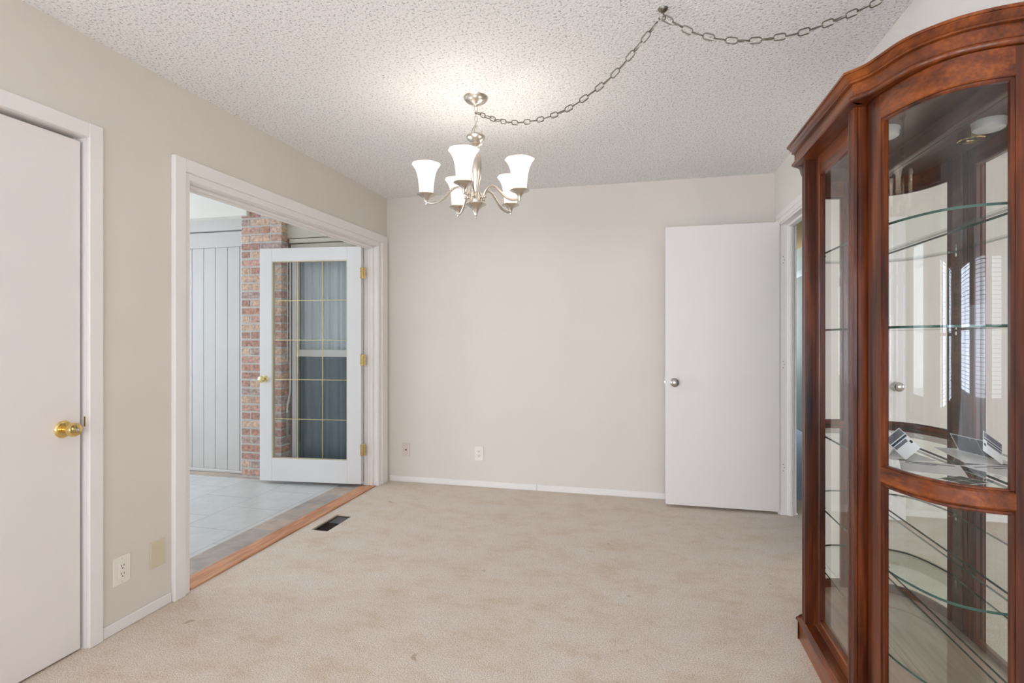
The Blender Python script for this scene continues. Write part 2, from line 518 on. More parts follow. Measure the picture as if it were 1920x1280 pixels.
# living room windows (behind the camera, seen only as reflections)
def arch_window_wall(name, axis, pos, thick, a0, a1, wins, label):
    """wall slab with openings; axis 'x' -> wall plane x=pos, runs along y"""
    w = MB()
    def bx(p, q, z0, z1):
        if axis == 'x': w.box(pos, pos + thick, p, q, z0, z1)
        else: w.box(p, q, pos, pos + thick, z0, z1)
    cur = a0
    for (p, q, z0, z1) in wins:
        bx(cur, p, 0, H); bx(p, q, 0, z0); bx(p, q, z1, H); cur = q
    bx(cur, a1, 0, H)
    return struct(name, w, M['wall_white'], label, 'wall', smooth=False)
LW = [(-3.2, -2.3, 0.35, 2.2), (-1.35, -0.5, 0.35, 2.2), (-0.25, 0.6, 0.35, 2.2)]
FW = [(-3.6, -1.9, 0.5, 2.2), (-0.9, 1.1, 0.5, 2.2), (1.7, 3.0, 0.5, 2.2)]
arch_window_wall('wall_living_left', 'x', -5.42, 0.12, -4.6, 0.94, LW, 'off white living room wall with three tall windows')
arch_window_wall('wall_front', 'y', -4.72, 0.12, -5.42, 3.52, FW, 'off white wall with windows behind the camera')
wn = [0]
def living_window(axis, pos, p, q, z0, z1, label):
    wn[0] += 1
    o = thing('window_%d' % (wn[0] + 2), label, 'window', (pos, (p + q) / 2, z0) if axis == 'x' else ((p + q) / 2, pos, z0), kind='structure')
    f = MB()
    def bx(mb, a, b, c, d, t0=-0.02, t1=0.03, mi=0):
        if axis == 'x': mb.box(pos + t0, pos + t1, a, b, c, d)
        else: mb.box(a, b, pos + t0, pos + t1, c, d)
    bx(f, p, p + 0.05, z0, z1); bx(f, q - 0.05, q, z0, z1); bx(f, p, q, z0, z0 + 0.05); bx(f, p, q, z1 - 0.05, z1)
    m = (p + q) / 2
    bx(f, m - 0.02, m + 0.02, z0, z1); bx(f, p, q, (z0 + z1) / 2 - 0.02, (z0 + z1) / 2 + 0.02)
    f.build('window_frame', M['trim'], o)
    b = MB()
    k = z0 + 0.06
    while k < z1 - 0.06:
        bx(b, p + 0.05, q - 0.05, k, k + 0.004, 0.05, 0.09); k += 0.05
    bx(b, p + 0.05, q - 0.05, z1 - 0.05, z1 - 0.01, 0.045, 0.095)
    b.build('window_blind', M['blind'], o)
for i, (p, q, a, b) in enumerate(LW):
    living_window('x', -5.36, p, q, a, b, ['tall living room window farthest behind the camera', 'middle tall living room window with open blind', 'tall living room window nearest the closet corner'][i])
for i, (p, q, a, b) in enumerate(FW):
    living_window('y', -4.66, p, q, a, b, ['wide window behind the camera on the left', 'widest window straight behind the camera', 'window behind the camera on the right'][i])

# ------------------------------------------------------------------ trim, baseboards
def casing_left(mb, y0, y1, zt, wid, steps, x=XL, wid_far=None):
    """door casing on a wall x=const facing +x; steps: list of (inset from the opening edge, width, proud)"""
    for a, wdt, pr in steps:
        far = wdt if wid_far is None else wdt * wid_far / wid
        af = a if wid_far is None else a * wid_far / wid
        mb.box(x, x + pr, y0 - a - wdt, y0 - a, 0, zt + a + wdt, ch=0.003)
        mb.box(x, x + pr, y1 + af, y1 + af + far, 0, zt + a + wdt, ch=0.003)
        mb.box(x, x + pr, y0 - a, y1 + af, zt + a, zt + a + wdt, ch=0.003)
t = MB()
casing_left(t, CY0, CY1, CZ, 0.058, [(0, 0.058, 0.016)])
t.box(XL - 0.06, XL + 0.001, CY1 - 0.001, CY1 + 0.01, 0, CZ)        # jamb lining
t.box(XL - 0.06, XL + 0.001, CY0, CY1 + 0.01, CZ - 0.002, CZ + 0.01)
t.box(XL - 0.058, XL - 0.048, CY1 - 0.012, CY1, 0, CZ - 0.002)       # stop
struct('trim_1', t, M['trim'], 'white flat casing around the closet door', 'door trim')
t = MB()
casing_left(t, OY0, OY1, OZ, 0.098, [(0, 0.036, 0.014), (0.034, 0.064, 0.026)], wid_far=0.145)
# jambs with rabbet steps
for yy, s in ((OY0, 1), (OY1, -1)):
    t.box(XL - WT, XL + 0.002, yy - 0.012 * s, yy + 0.004 * s, 0, OZ + 0.01, ch=0.002)
    t.box(XL - WT + 0.05, XL - 0.03, yy, yy + 0.016 * s, 0, OZ, ch=0.003)
    t.box(XL - WT + 0.045, XL - 0.055, yy, yy + 0.022 * s, 0, OZ, ch=0.003)
t.box(XL - WT, XL + 0.002, OY0, OY1, OZ - 0.004, OZ + 0.01)
t.box(XL - WT + 0.05, XL - 0.03, OY0, OY1, OZ - 0.02, OZ - 0.003, ch=0.003)
t.box(XL - WT + 0.045, XL - 0.055, OY0, OY1, OZ - 0.028, OZ - 0.003, ch=0.003)
# outside casing
t.box(XL - WT - 0.02, XL - WT, OY0 - 0.09, OY0, 0, OZ + 0.09); t.box(XL - WT - 0.02, XL - WT, OY1 + 0.012, OY1 + 0.095, 0, OZ + 0.09)
t.box(XL - WT - 0.02, XL - WT, OY0, OY1 + 0.012, OZ, OZ + 0.09)
struct('trim_2', t, M['trim'], 'white stepped casing around the wide garden door opening', 'door trim')
t = MB()
# right doorway casing (faces -x) and jamb
for a, wdt, pr in [(0, 0.03, 0.012), (0.028, 0.036, 0.02)]:
    t.box(XR - pr, XR, RY1 + a, RY1 + a + wdt, 0, RZ + a + wdt, ch=0.003)
    t.box(XR - pr, XR, RY0 - a - wdt, RY0 - a, 0, RZ + a + wdt, ch=0.003)
    t.box(XR - pr, XR, RY0 - a, RY1 + a, RZ + a, RZ + a + wdt, ch=0.003)
for yy, s in ((RY0, 1), (RY1, -1)):
    t.box(XR - 0.002, XR + WR + 0.002, yy - 0.01 * s, yy + 0.012 * s, 0, RZ, ch=0.002)
    t.box(XR + 0.045, XR + 0.085, yy, yy + 0.024 * s, 0, RZ, ch=0.003)
    t.box(XR + 0.055, XR + 0.075, yy, yy + 0.03 * s, 0, RZ, ch=0.003)
t.box(XR - 0.002, XR + WR + 0.002, RY0, RY1, RZ - 0.012, RZ + 0.005)
t.box(XR + 0.045, XR + 0.085, RY0, RY1, RZ - 0.026, RZ - 0.01, ch=0.003)
jamb = struct('trim_3', t, M['trim'], 'white casing and jamb of the doorway behind the cabinet', 'door trim')
m = MB()
for zc in (1.78, 1.05, 0.33):
    for dz, dx in ((0.022, 0.016), (0, 0.024), (-0.022, 0.016)):
        m.lathe([(0.0001, 0), (0.003, 0.0006), (0.003, 0.001)], (XR + dx, RY1 - 0.0122, zc + dz), 10, axis='-y')
m.build('screw_hole', M['slot'], jamb, label='small dark screw holes left from hinges')

bb = MB()
def bb_prof(o): return [(0, 0), (0, 0.006), (0, 0.042), (-0.004, 0.047), (-0.010, 0.048), (-0.012, 0.048)]
t = MB(); t.box(XL, XL + 0.011, CY1 + 0.059, OY0 - 0.1, 0, 0.048, ch=0.004)
struct('baseboard_left', t, M['trim'], 'short white baseboard between closet door and garden door casing', 'baseboard')
t = MB(); t.box(XL + 0.027, -0.828, YB - 0.011, YB, 0, 0.05, ch=0.004); t.box(-0.8245, XR, YB - 0.011, YB, 0, 0.05, ch=0.004)
struct('baseboard_back', t, M['trim'], 'white baseboard along the far wall with a joint in the middle', 'baseboard')
t = MB(); t.box(XR - 0.011, XR, 2.76, RY0 - 0.066, 0, 0.05, ch=0.004)
struct('baseboard_right', t, M['trim'], 'white baseboard on the right wall beyond the cabinet', 'baseboard')
# threshold
t = MB(); t.box(XL - WT - 0.008, XL - 0.002, OY0 + 0.022, OY1 - 0.022, -0.03, 0.004, ch=0.003)
t.box(XL - 0.066, XL - 0.002, OY0 + 0.022, OY1 - 0.022, 0.0, 0.009, ch=0.003)
t.box(XL - WT - 0.009, XL, OY0 - 0.02, OY1 + 0.02, -0.1, -0.004)
struct('trim_4', t, M['oak'], 'reddish oak threshold strip between carpet and tile', 'threshold')

# ------------------------------------------------------------------ closet door
d = thing('door_1', 'flat white closet door with a brass knob', 'door', (XL - 0.03, (CY0 + CY1) / 2, 0), kind='structure')
DX = XL - 0.012
MB().box(DX - 0.034, DX, CY0 + 0.003, CY1 - 0.0145, 0.008, CZ - 0.02, ch=0.0015).build('door_leaf', M['door'], d)
kb = MB(); KC = (DX, 1.598, 0.887)
kb.lathe([(0.0325, 0), (0.0335, 0.004), (0.031, 0.008), (0.026, 0.0105), (0.018, 0.012), (0.014, 0.013)], KC, 36, axis='x')
ro = kb.build('rosette', M['brass'], d)
kb = MB()
kb.lathe([(0.013, 0.012), (0.012, 0.022), (0.013, 0.028), (0.020, 0.036), (0.0255, 0.044), (0.027, 0.052), (0.0265, 0.060), (0.0235, 0.066), (0.014, 0.0695), (0.008, 0.070)], KC, 36, axis='x')
kb.build('door_knob', M['brass'], d)
kb = MB(); kb.lathe([(0.007, 0.070), (0.0075, 0.073), (0.003, 0.0745)], KC, 20, axis='x')
kb.box(KC[0] + 0.0745, KC[0] + 0.079, KC[1] - 0.0012, KC[1] + 0.0012, KC[2] - 0.004, KC[2] + 0.004)
kb.build('lock_button', M['steel'], d, label='silver lock button')
MB().box(XL - 0.011, XL - 0.003, CY1 - 0.0018, CY1 - 0.0012, 0.885, 0.925).build('strike_plate', M['old_brass'], d, label='worn metal strike plate')

# ------------------------------------------------------------------ french door (open into the garden room)
HX, HY = -2.262, 4.030
d = thing('door_2', 'open white french door with fifteen panes in brass grid', 'door', (HX, HY, 0), kind='structure')
FX0, FX1 = HX - 0.912, HX           # free edge, hinge edge
FY0, FY1 = HY - 0.002, HY + 0.038   # near face, far face
FM = (FY0 + FY1) / 2
GX0, GX1, GZ0, GZ1 = HX - 0.800, HX - 0.122, 0.213, 1.884
f = MB()
f.box(FX0, GX0, FY0, FY1, 0.021, 1.994, ch=0.002); f.box(GX1, FX1, FY0, FY1, 0.021, 1.994, ch=0.002)
f.box(GX0, GX1, FY0, FY1, 0.021, GZ0, ch=0.002); f.box(GX0, GX1, FY0, FY1, GZ1, 1.994, ch=0.002)
f.build('door_frame', M['door_white'], d)
g = MB(); s = 0.007
for y0, y1 in ((FY0 + 0.004, FY0 + 0.016), (FY1 - 0.016, FY1 - 0.004)):
    g.box(GX0, GX0 + s, y0, y1, GZ0, GZ1); g.box(GX1 - s, GX1, y0, y1, GZ0, GZ1)
    g.box(GX0 + s, GX1 - s, y0, y1, GZ0, GZ0 + s * 0.6); g.box(GX0 + s, GX1 - s, y0, y1, GZ1 - s, GZ1)
g.build('glazing_bead', M['plate_tan'], d, label='tan glazing bead')
MB().box(GX0 - 0.003, GX1 + 0.003, FM - 0.002, FM + 0.002, GZ0 - 0.003, GZ1 + 0.003).build('pane', M['glass'], d)
g = MB()
for k in (1, 2):
    x = GX0 + (GX1 - GX0) * k / 3
    g.box(x - 0.003, x + 0.003, FM - 0.004, FM + 0.004, GZ0, GZ1)
for k in range(1, 5):
    z = GZ0 + (GZ1 - GZ0) * k / 5
    g.box(GX0, GX1, FM - 0.0042, FM + 0.0042, z - 0.0026, z + 0.0026)
g.build('glazing_grid', M['pale_brass'], d, label='slim brass grille between the panes')
for s_, y in ((-1, FY0), (1, FY1)):
    ax = '-y' if s_ < 0 else 'y'
    kb = MB(); c = (HX - 0.862, y, 0.885)
    kb.lathe([(0.029, 0), (0.029, 0.003), (0.024, 0.007), (0.013, 0.010), (0.0115, 0.024), (0.016, 0.031), (0.026, 0.040), (0.0285, 0.050), (0.0265, 0.060), (0.017, 0.066), (0.001, 0.067)], c, 32, axis=ax)
    kb.build('door_knob', M['pale_brass'], d)
MB().box(FX0 - 0.0012, FX0 - 0.0002, FY0 + 0.008, FY0 + 0.032, 0.86, 0.91).build('latch_plate', M['old_brass'], d)
for zc in (1.772, 1.05, 0.305):
    hb = MB()
    hb.lathe([(0.003, -0.052), (0.006, -0.049), (0.0068, -0.045), (0.0068, -0.018), (0.0058, -0.0172), (0.0068, -0.0164), (0.0068, 0.0164), (0.0058, 0.0172), (0.0068, 0.018), (0.0068, 0.045), (0.006, 0.049), (0.003, 0.052)], (HX + 0.013, HY + 0.004, zc), 16)
    hb.box(HX + 0.0004, HX + 0.0018, HY, HY + 0.034, zc - 0.045, zc + 0.045)
    hb.box(HX - 0.008, HX + 0.011, HY - 0.0045, HY - 0.0025, zc - 0.045, zc + 0.045)
    hb.box(HX + 0.015, HX + 0.036, HY + 0.006, HY + 0.0075, zc - 0.045, zc + 0.045)
    hb.build('hinge', M['old_brass'], d)
d.rotation_euler = (0, 0, math.radians(5.3))

# ------------------------------------------------------------------ flat door standing open against the far wall
d = thing('door_3', 'flat white door swung open against the far wall', 'door', (0.93, 4.1, 0), kind='structure')
MB().box(0.166, 0.934, 4.085, 4.12, 0.02, 2.045, ch=0.0015).build('door_leaf', M['door'], d)
kb = MB(); c = (0.228, 4.085, 0.912)
kb.lathe([(0.031, 0), (0.031, 0.002), (0.027, 0.005), (0.013, 0.009), (0.0115, 0.022)], c, 32, axis='-y')
kb.build('rosette', M['steel'], d)
kb = MB()
kb.lathe([(0.0115, 0.020), (0.019, 0.027), (0.028, 0.036), (0.0315, 0.048), (0.0295, 0.060), (0.021, 0.068), (0.010, 0.0715), (0.0005, 0.072)], c, 32, axis='-y')
kb.build('door_knob', M['steel'], d, label='round satin silver knob')
kb = MB(); kb.box(0.157, 0.1662, 4.096, 4.108, 0.904, 0.922, ch=0.002); kb.box(0.1648, 0.1662, 4.09, 4.115, 0.885, 0.94)
kb.build('latch_bolt', M['steel'], d)

# ------------------------------------------------------------------ outlets and plates
def outlet_left():
    o = thing('wall_outlet', 'ivory duplex outlet low on the left wall beside the closet door', 'outlet', (XL, 1.825, 0.252))
    x = XL
    MB().box(x + 0.0005, x + 0.006, 1.786, 1.864, 0.194, 0.312, ch=0.003).build('cover_plate', M['plate'], o)
    MB().box(x + 0.0055, x + 0.009, 1.808, 1.842, 0.219, 0.287, ch=0.0015).build('receptacle', M['plate'], o)
    s = MB()
    for zc in (0.270, 0.236):
        for dy in (-0.0065, 0.0065):
            s.box(x + 0.0088, x + 0.0094, 1.825 + dy - 0.0013, 1.825 + dy + 0.0013, zc - 0.001, zc + 0.0075)
        s.lathe([(0.0028, 0), (0.0028, 0.0005)], (x + 0.0088, 1.825, zc - 0.008), 12, axis='x')
    s.build('slot', M['slot'], o, label='dark plug slots')
    for zc in (0.301, 0.205):
        MB().lathe([(0.003, 0), (0.0025, 0.0012)], (x + 0.0058, 1.825, zc), 12, axis='x').build('screw', M['plate_tan'], o)
outlet_left()
o = thing('blank_outlet_cover', 'blank almond cover plate low on the left wall beside the garden door casing', 'cover plate', (XL, 2.0, 0.255))
MB().box(XL + 0.0005, XL + 0.006, 1.961, 2.039, 0.197, 0.314, ch=0.003).build('cover_plate', M['plate_tan'], o)
for zc in (0.297, 0.214):
    MB().lathe([(0.003, 0), (0.0025, 0.0012)], (XL + 0.0058, 2.0, zc), 12, axis='x').build('screw', M['plate_tan'], o)
o = thing('cable_outlet', 'beige cable outlet plate with a dark jack in the far left corner', 'cover plate', (-1.97, YB, 0.275))
MB().box(-2.006, -1.934, YB - 0.005, YB - 0.0003, 0.219, 0.331, ch=0.003).build('cover_plate', M['plate_beige'], o)
s = MB(); s.lathe([(0.006, 0), (0.006, 0.002), (0.0045, 0.003), (0.0045, 0.01)], (-1.97, YB - 0.005, 0.275), 16, axis='-y')
s.build('jack', M['slot'], o, label='dark threaded jack')
for zc in (0.318, 0.232):
    MB().lathe([(0.003, 0), (0.0025, 0.0012)], (-1.97, YB - 0.005, zc), 12, axis='-y').build('screw', M['plate_tan'], o)
o = thing('wall_outlet', 'white duplex outlet on the far wall above the baseboard', 'outlet', (-1.315, YB, 0.275))
MB().box(-1.353, -1.277, YB - 0.006, YB - 0.0003, 0.216, 0.334, ch=0.003).build('cover_plate', M['plate'], o)
MB().box(-1.332, -1.298, YB - 0.009, YB - 0.0055, 0.241, 0.309, ch=0.0015).build('receptacle', M['plate'], o)
s = MB()
for zc in (0.292, 0.258):
    for dx in (-0.0065, 0.0065):
        s.box(-1.315 + dx - 0.0016, -1.315 + dx + 0.0016, YB - 0.0096, YB - 0.0088, zc - 0.001, zc + 0.0075)
    s.lathe([(0.003, 0), (0.003, 0.0008)], (-1.315, YB - 0.0088, zc - 0.008), 12, axis='-y')
s.build('slot', M['slot'], o, label='dark plug slots')

# ------------------------------------------------------------------ floor register
o = thing('floor_register', 'dark brown floor vent sunk in the carpet beside the oak threshold', 'vent', ((VX0 + VX1) / 2, (VY0 + VY1) / 2, -0.02))
f = MB()
f.box(VX0 + 0.001, VX0 + 0.014, VY0 + 0.001, VY1 - 0.001, -0.03, -0.008, ch=0.002); f.box(VX1 - 0.014, VX1 - 0.001, VY0 + 0.001, VY1 - 0.001, -0.03, -0.008, ch=0.002)
f.box(VX0 + 0.014, VX1 - 0.014, VY0 + 0.001, VY0 + 0.014, -0.03, -0.008, ch=0.002); f.box(VX0 + 0.014, VX1 - 0.014, VY1 - 0.014, VY1 - 0.001, -0.03, -0.008, ch=0.002)
f.build('frame', M['vent'], o)
f = MB()
for k in range(1, 16):
    y = VY0 + 0.014 + (VY1 - VY0 - 0.028) * k / 16
    f.box(VX0 + 0.012, VX1 - 0.012, y - 0.003, y + 0.003, -0.03, -0.014)
f.box((VX0 + VX1) / 2 - 0.003, (VX0 + VX1) / 2 + 0.003, VY0 + 0.012, VY1 - 0.012, -0.032, -0.016)
f.build('grille', M['vent'], o)
MB().box(VX0 + 0.002, VX1 - 0.002, VY0 + 0.002, VY1 - 0.002, -0.1, -0.09).build('duct', M['dark'], o)
f = MB(); f.box(VX0 + 0.016, VX1 - 0.016, (VY0 + VY1) / 2 + 0.02, VY1 - 0.016, -0.0135, -0.0115)
f.build('damper', plain('grey_metal', (120, 116, 122), 0.35, 0.6, var=0.1), o, label='grey metal damper flap')

# ------------------------------------------------------------------ chandelier
CXc, CYc = -0.81, 2.573
ch = thing('chandelier', 'five arm brushed nickel chandelier with white flared glass shades, lit', 'chandelier', (CXc, CYc, H))
def L(prof, name, mat, **kw):
    return MB().lathe(prof, (CXc, CYc, 0), kw.pop('seg', 40)).build(name, mat, ch, **kw)
L([(0.004, 2.395), (0.010, 2.397), (0.013, 2.403), (0.020, 2.407), (0.036, 2.412), (0.050, 2.420), (0.058, 2.429), (0.062, 2.436), (0.063, 2.4395)], 'canopy', M['nickel'])
LINKP = None
def link_mesh(name, ln, wd, r):
    """one chain link, long axis along local x, lying in the local xz plane"""
    pts = []
    R = wd / 2 - r
    a = ln / 2 - r - R
    for k in range(9):
        t = -PI / 2 + PI * k / 8
        pts.append((a + R * math.cos(t), 0, R * math.sin(t)))
    for k in range(9):
        t = PI / 2 + PI * k / 8
        pts.append((-a + R * math.cos(t), 0, R * math.sin(t)))
    mb = MB().tube(pts, r, 8, closed=True)
    me = bpy.data.meshes.new(name)
    me.from_pydata(mb.v, [], mb.f); me.shade_smooth(); me.update()
    return me
lm_small = link_mesh('link', 0.034, 0.019, 0.0018); lm_small.materials.append(M['nickel'])
def put_link(me, parent, pos, direction, roll, name='link'):
    d_ = Vector(direction).normalized()
    up = Vector((0, 0, 1)) if abs(d_.z) < 0.95 else Vector((1, 0, 0))
    s = up.cross(d_).normalized(); u = d_.cross(s)
    m3 = Matrix((d_, s, u)).transposed()
    m3 = m3 @ Matrix.Rotation(roll, 3, 'X')
    o = bpy.data.objects.new(name, me); COL.objects.link(o); o.parent = parent
    o.matrix_local = Matrix.Translation(Vector(pos) - parent.location) @ m3.to_4x4()
    return o
for i, z in enumerate((2.384, 2.358, 2.332, 2.306)):
    put_link(lm_small, ch, (CXc, CYc, z), (0, 0, 1), 0.5 + i * PI / 2)
# ornamental loops above the urn
for k in range(3):
    a = 0.6 + k * 2 * PI / 3
    pts = [(CXc + math.cos(a) * r_, CYc + math.sin(a) * r_, z) for r_, z in ((0.020, 2.250), (0.030, 2.262), (0.028, 2.280), (0.016, 2.294), (0.004, 2.300))]
    MB().tube(catmull(pts, 6), 0.0026, 8).build('top_loop', M['nickel'], ch)
L([(0.004, 2.175), (0.010, 2.178), (0.011, 2.186), (0.014, 2.192), (0.020, 2.197), (0.031, 2.202), (0.033, 2.204), (0.030, 2.207), (0.022, 2.210), (0.021, 2.214), (0.030, 2.220), (0.042, 2.230), (0.047, 2.240), (0.047, 2.245), (0.043, 2.250), (0.030, 2.254), (0.014, 2.258), (0.006, 2.262)], 'urn', M['nickel'])
L([(0.011, 1.955), (0.0125, 1.975), (0.017, 2.00), (0.023, 2.03), (0.028, 2.065), (0.030, 2.10), (0.028, 2.13), (0.022, 2.155), (0.014, 2.172), (0.010, 2.18)], 'column', M['nickel'])
L([(0.030, 1.902), (0.031, 1.905), (0.031, 1.952), (0.028, 1.960), (0.018, 1.966), (0.010, 1.968)], 'hub', M['nickel'])
L([(0.0005, 1.833), (0.004, 1.834), (0.0062, 1.839), (0.005, 1.844), (0.0075, 1.848), (0.0072, 1.853), (0.010, 1.862), (0.015, 1.874), (0.024, 1.886), (0.038, 1.896), (0.050, 1.901), (0.053, 1.904), (0.050, 1.907), (0.03, 1.908)], 'finial_bowl', M['nickel'])
to_cam = math.atan2(-CYc, -CXc)
ARM_R = 0.245
def arm(angle):
    ca, sa = math.cos(angle), math.sin(angle)
    def P(r, z): return (CXc + r * ca, CYc + r * sa, z)
    cz = 1.955
    pts = catmull([P(0.028, 1.940), P(0.046, 1.942), P(0.058, 1.968), P(0.080, 1.987), P(0.110, 1.980), P(0.145, 1.945), P(0.180, 1.914), P(0.215, 1.903), P(ARM_R, 1.906)], 6)
    a = MB().tube(pts, 0.0062, 10).build('arm', M['nickel'], ch)
    kb = MB()
    for rr in (0.040, 0.052):
        kb.sphere(P(rr, 1.938), 0.0095, 14, 8)
    kb.build('arm_knuckle', M['nickel'], a)
    c = P(ARM_R, -0.017)
    cup = MB().lathe([(0.0005, 1.908), (0.006, 1.911), (0.0075, 1.916), (0.0065, 1.922), (0.009, 1.932), (0.016, 1.943), (0.030, 1.953), (0.044, 1.958), (0.0475, 1.961), (0.045, 1.964), (0.032, 1.966), (0.030, 1.972), (0.028, 1.978), (0.012, 1.979)], c, 32).build('cup', M['nickel'], a)
    prof = [(0.0335, 1.966), (0.0345, 1.985), (0.0365, 2.010), (0.0400, 2.040), (0.0455, 2.066), (0.0545, 2.088), (0.0645, 2.104), (0.0705, 2.110)]
    inner = [(r - 0.003, z) for r, z in reversed(prof)]
    def mod(r, z, t):
        k = max(0.0, (z - 2.06) / 0.05)
        return r * (1 + 0.028 * k * math.cos(6 * t))
    s = MB().lathe(prof + inner, c, 48, close=False, mod=mod)
    s.build('shade', M['shade'], a, angle=60)
    MB().lathe([(0.012, 1.979), (0.012, 1.995), (0.020, 2.010), (0.026, 2.03), (0.024, 2.048), (0.012, 2.060), (0.0005, 2.063)], c, 20).build('bulb', M['bulb'], a)
    return c
for k in range(5):
    # nearest arm sits slightly to the left as seen from the camera
    c = arm(to_cam - math.radians(13) + k * 2 * PI / 5)
    ld = bpy.data.lights.new('bulb_light', 'POINT'); ld.energy = 0.95; ld.color = (1.0, 0.95, 0.89); ld.shadow_soft_size = 0.03
    lo = bpy.data.objects.new('bulb_light', ld); COL.objects.link(lo); lo.location = (c[0], c[1], 2.055)

# ------------------------------------------------------------------ swag chain and hooks
HK = (0.074, 2.036)
A0, A1 = Vector((CXc, CYc)), Vector(HK)
sz1 = [(0.0, 2.366), (0.067, 2.327), (0.158, 2.279), (0.245, 2.244), (0.34, 2.219), (0.438, 2.205), (0.555, 2.205), (0.664, 2.227), (0.79, 2.271), (0.906, 2.346), (0.99, 2.408)]
sz2 = [(0.0, 2.408), (0.062, 2.376), (0.131, 2.342), (0.246, 2.31), (0.358, 2.296), (0.469, 2.299), (0.578, 2.31), (0.706, 2.341), (0.83, 2.378), (0.93, 2.413), (0.985, 2.425)]
B1 = Vector((0.89, 2.10))
sw = thing('swag_chain', 'long nickel swag chain looped across the ceiling from hook to chandelier', 'chain', (HK[0], HK[1], 2.40))
lm = link_mesh('link', 0.046, 0.024, 0.0023); lm.materials.append(M['chain'])
def run(sz, P, Q):
    pts = catmull([(P.x + (Q.x - P.x) * s, P.y + (Q.y - P.y) * s, z) for s, z in sz], 16)
    return pts
def place_links(pts, pitch, i0):
    acc = 0.0; nxt = pitch / 2; i = i0
    for a, b in zip(pts, pts[1:]):
        sl = (b - a).length
        while nxt <= acc + sl:
            t = (nxt - acc) / sl
            put_link(lm, sw, a.lerp(b, t), b - a, (0.5 if i % 2 else 0.5 + PI / 2) + random.uniform(-0.25, 0.25))
            nxt += pitch; i += 1
        acc += sl
    return i
r1 = run(sz1, A0, A1); r2 = run(sz2, A1, B1)
n_ = place_links(r1, 0.0405, 0); place_links(r2, 0.0405, n_)
cp = [Vector((p.x, p.y, p.z - 0.003 + 0.004 * math.sin(i * 0.55))) for i, p in enumerate(r1 + r2[1:])]
MB().tube(cp, 0.0021, 6).build('cord', M['cord'], sw, label='thin clear lamp cord threaded through the links')
def hook(x, y, label):
    o = thing('ceiling_hook', label, 'hook', (x, y, H), group=None)
    MB().lathe([(0.006, 2.425), (0.010, 2.428), (0.016, 2.433), (0.018, 2.4395)], (x, y, 0), 24).build('flange', M['chain'], o)
    pts = [(x, y, 2.428), (x + 0.002, y, 2.418), (x + 0.008, y, 2.408), (x + 0.006, y, 2.398), (x - 0.004, y, 2.394), (x - 0.012, y, 2.400), (x - 0.014, y, 2.408)]
    MB().tube(catmull(pts, 6), 0.0026, 8).build('hook', M['chain'], o)
hook(HK[0], HK[1], 'small swag hook screwed in the ceiling where both chain loops meet')
hook(0.885, 2.10, 'small swag hook above the cabinet holding the chain end')

# ------------------------------------------------------------------ curio cabinet
YC = 2.1215
cab = thing('curio_cabinet', 'tall cherry wood curio cabinet with curved glass ends and glass shelves', 'display cabinet', (0.78, YC, 0))
def mir(p): return (p[0], 2 * YC - p[1])
def mirpath(path): return [mir(p) for p in reversed(path)]
XW = 0.938
crn = [(XW, 1.507), (0.874, 1.512), (0.813, 1.523), (0.752, 1.547), (0.697, 1.592), (0.666, 1.637), (0.642, 1.705), (0.624, 1.753), (0.586, 1.796)]
crn_s = [(v.x, v.y) for v in catmull([(x, y, 0) for x, y in crn], 6)]
crown_path = mirpath(crn_s) and (crn_s + mirpath(crn_s))       # near wall -> front -> far wall
# travelling towards +y with the room on the left: inset is measured to the right, so reverse the path
cpath = list(reversed(crown_path))
prof = [(0.0, 2.03), (0.0, 2.0225), (0.0045, 2.022), (0.0045, 2.0195), (0.007, 2.0175), (0.010, 2.013), (0.0145, 2.007), (0.0185, 2.0045), (0.0185, 2.0025),
        (0.0165, 2.0015), (0.0165, 1.9985), (0.0185, 1.9975), (0.028, 1.997), (0.028, 1.9615), (0.0215, 1.961), (0.0185, 1.9585), (0.0165, 1.9545), (0.0165, 1.951), (0.0185, 1.947), (0.0225, 1.9445),
        (0.030, 1.944), (0.060, 1.944), (0.060, 2.03)]
MB().sweep(cpath, prof).build('crown', M['wood_y'], cab, angle=28)
bprof = [(0.041, 0.0), (0.041, 0.072), (0.0385, 0.075), (0.034, 0.078), (0.033, 0.083), (0.036, 0.089), (0.044, 0.093), (0.046, 0.099), (0.085, 0.099), (0.085, 0.0)]
MB().sweep(cpath, bprof).build('base', M['wood_y'], cab, angle=40)
# top and bottom boards (outline inside the crown)
door_c = [(0.664, 1.856), (0.663, 1.805), (0.672, 1.75), (0.688, 1.695), (0.706, 1.648), (0.729, 1.607), (0.758, 1.576), (0.800, 1.553), (0.845, 1.543), (0.885, 1.539), (0.925, 1.537)]
dc = [(v.x, v.y) for v in catmull([(x, y, 0) for x, y in door_c], 6)]   # post -> wall
def offset(path, d):
    """shift a plan path to the left of travel by d"""
    P = [Vector(p) for p in path]; out = []
    for i, p in enumerate(P):
        t = (P[min(i + 1, len(P) - 1)] - P[max(i - 1, 0)]).normalized()
        out.append((p.x - t.y * d, p.y + t.x * d))
    return out
inn = offset(dc, 0.022)           # travelling post->wall, left of travel is inside the cabinet
outl = [(XW - 0.002, p[1]) if i == len(inn) - 1 else p for i, p in enumerate(inn)]
board = list(reversed(outl)) + [(0.668, 1.86)] + [(0.668, 2 * YC - 1.86)] + [mir(p) for p in outl]
MB().prism(list(reversed(board)), 1.936, 1.944).build('top_board', M['wood_in'], cab)
MB().box(0.916, 0.936, 1.545, 2 * YC - 1.545, 1.8745, 1.936, ch=0.003).build('back_rail', M['wood_in'], cab)
soff = offset(crn_s, -0.03)
soff = [p for p in soff if p[0] < 0.93]
soff = [(XW - 0.001, soff[0][1])] + soff
MB().prism(soff + mirpath(soff), 1.9442, 1.9545).build('soffit_board', M['wood_y'], cab)
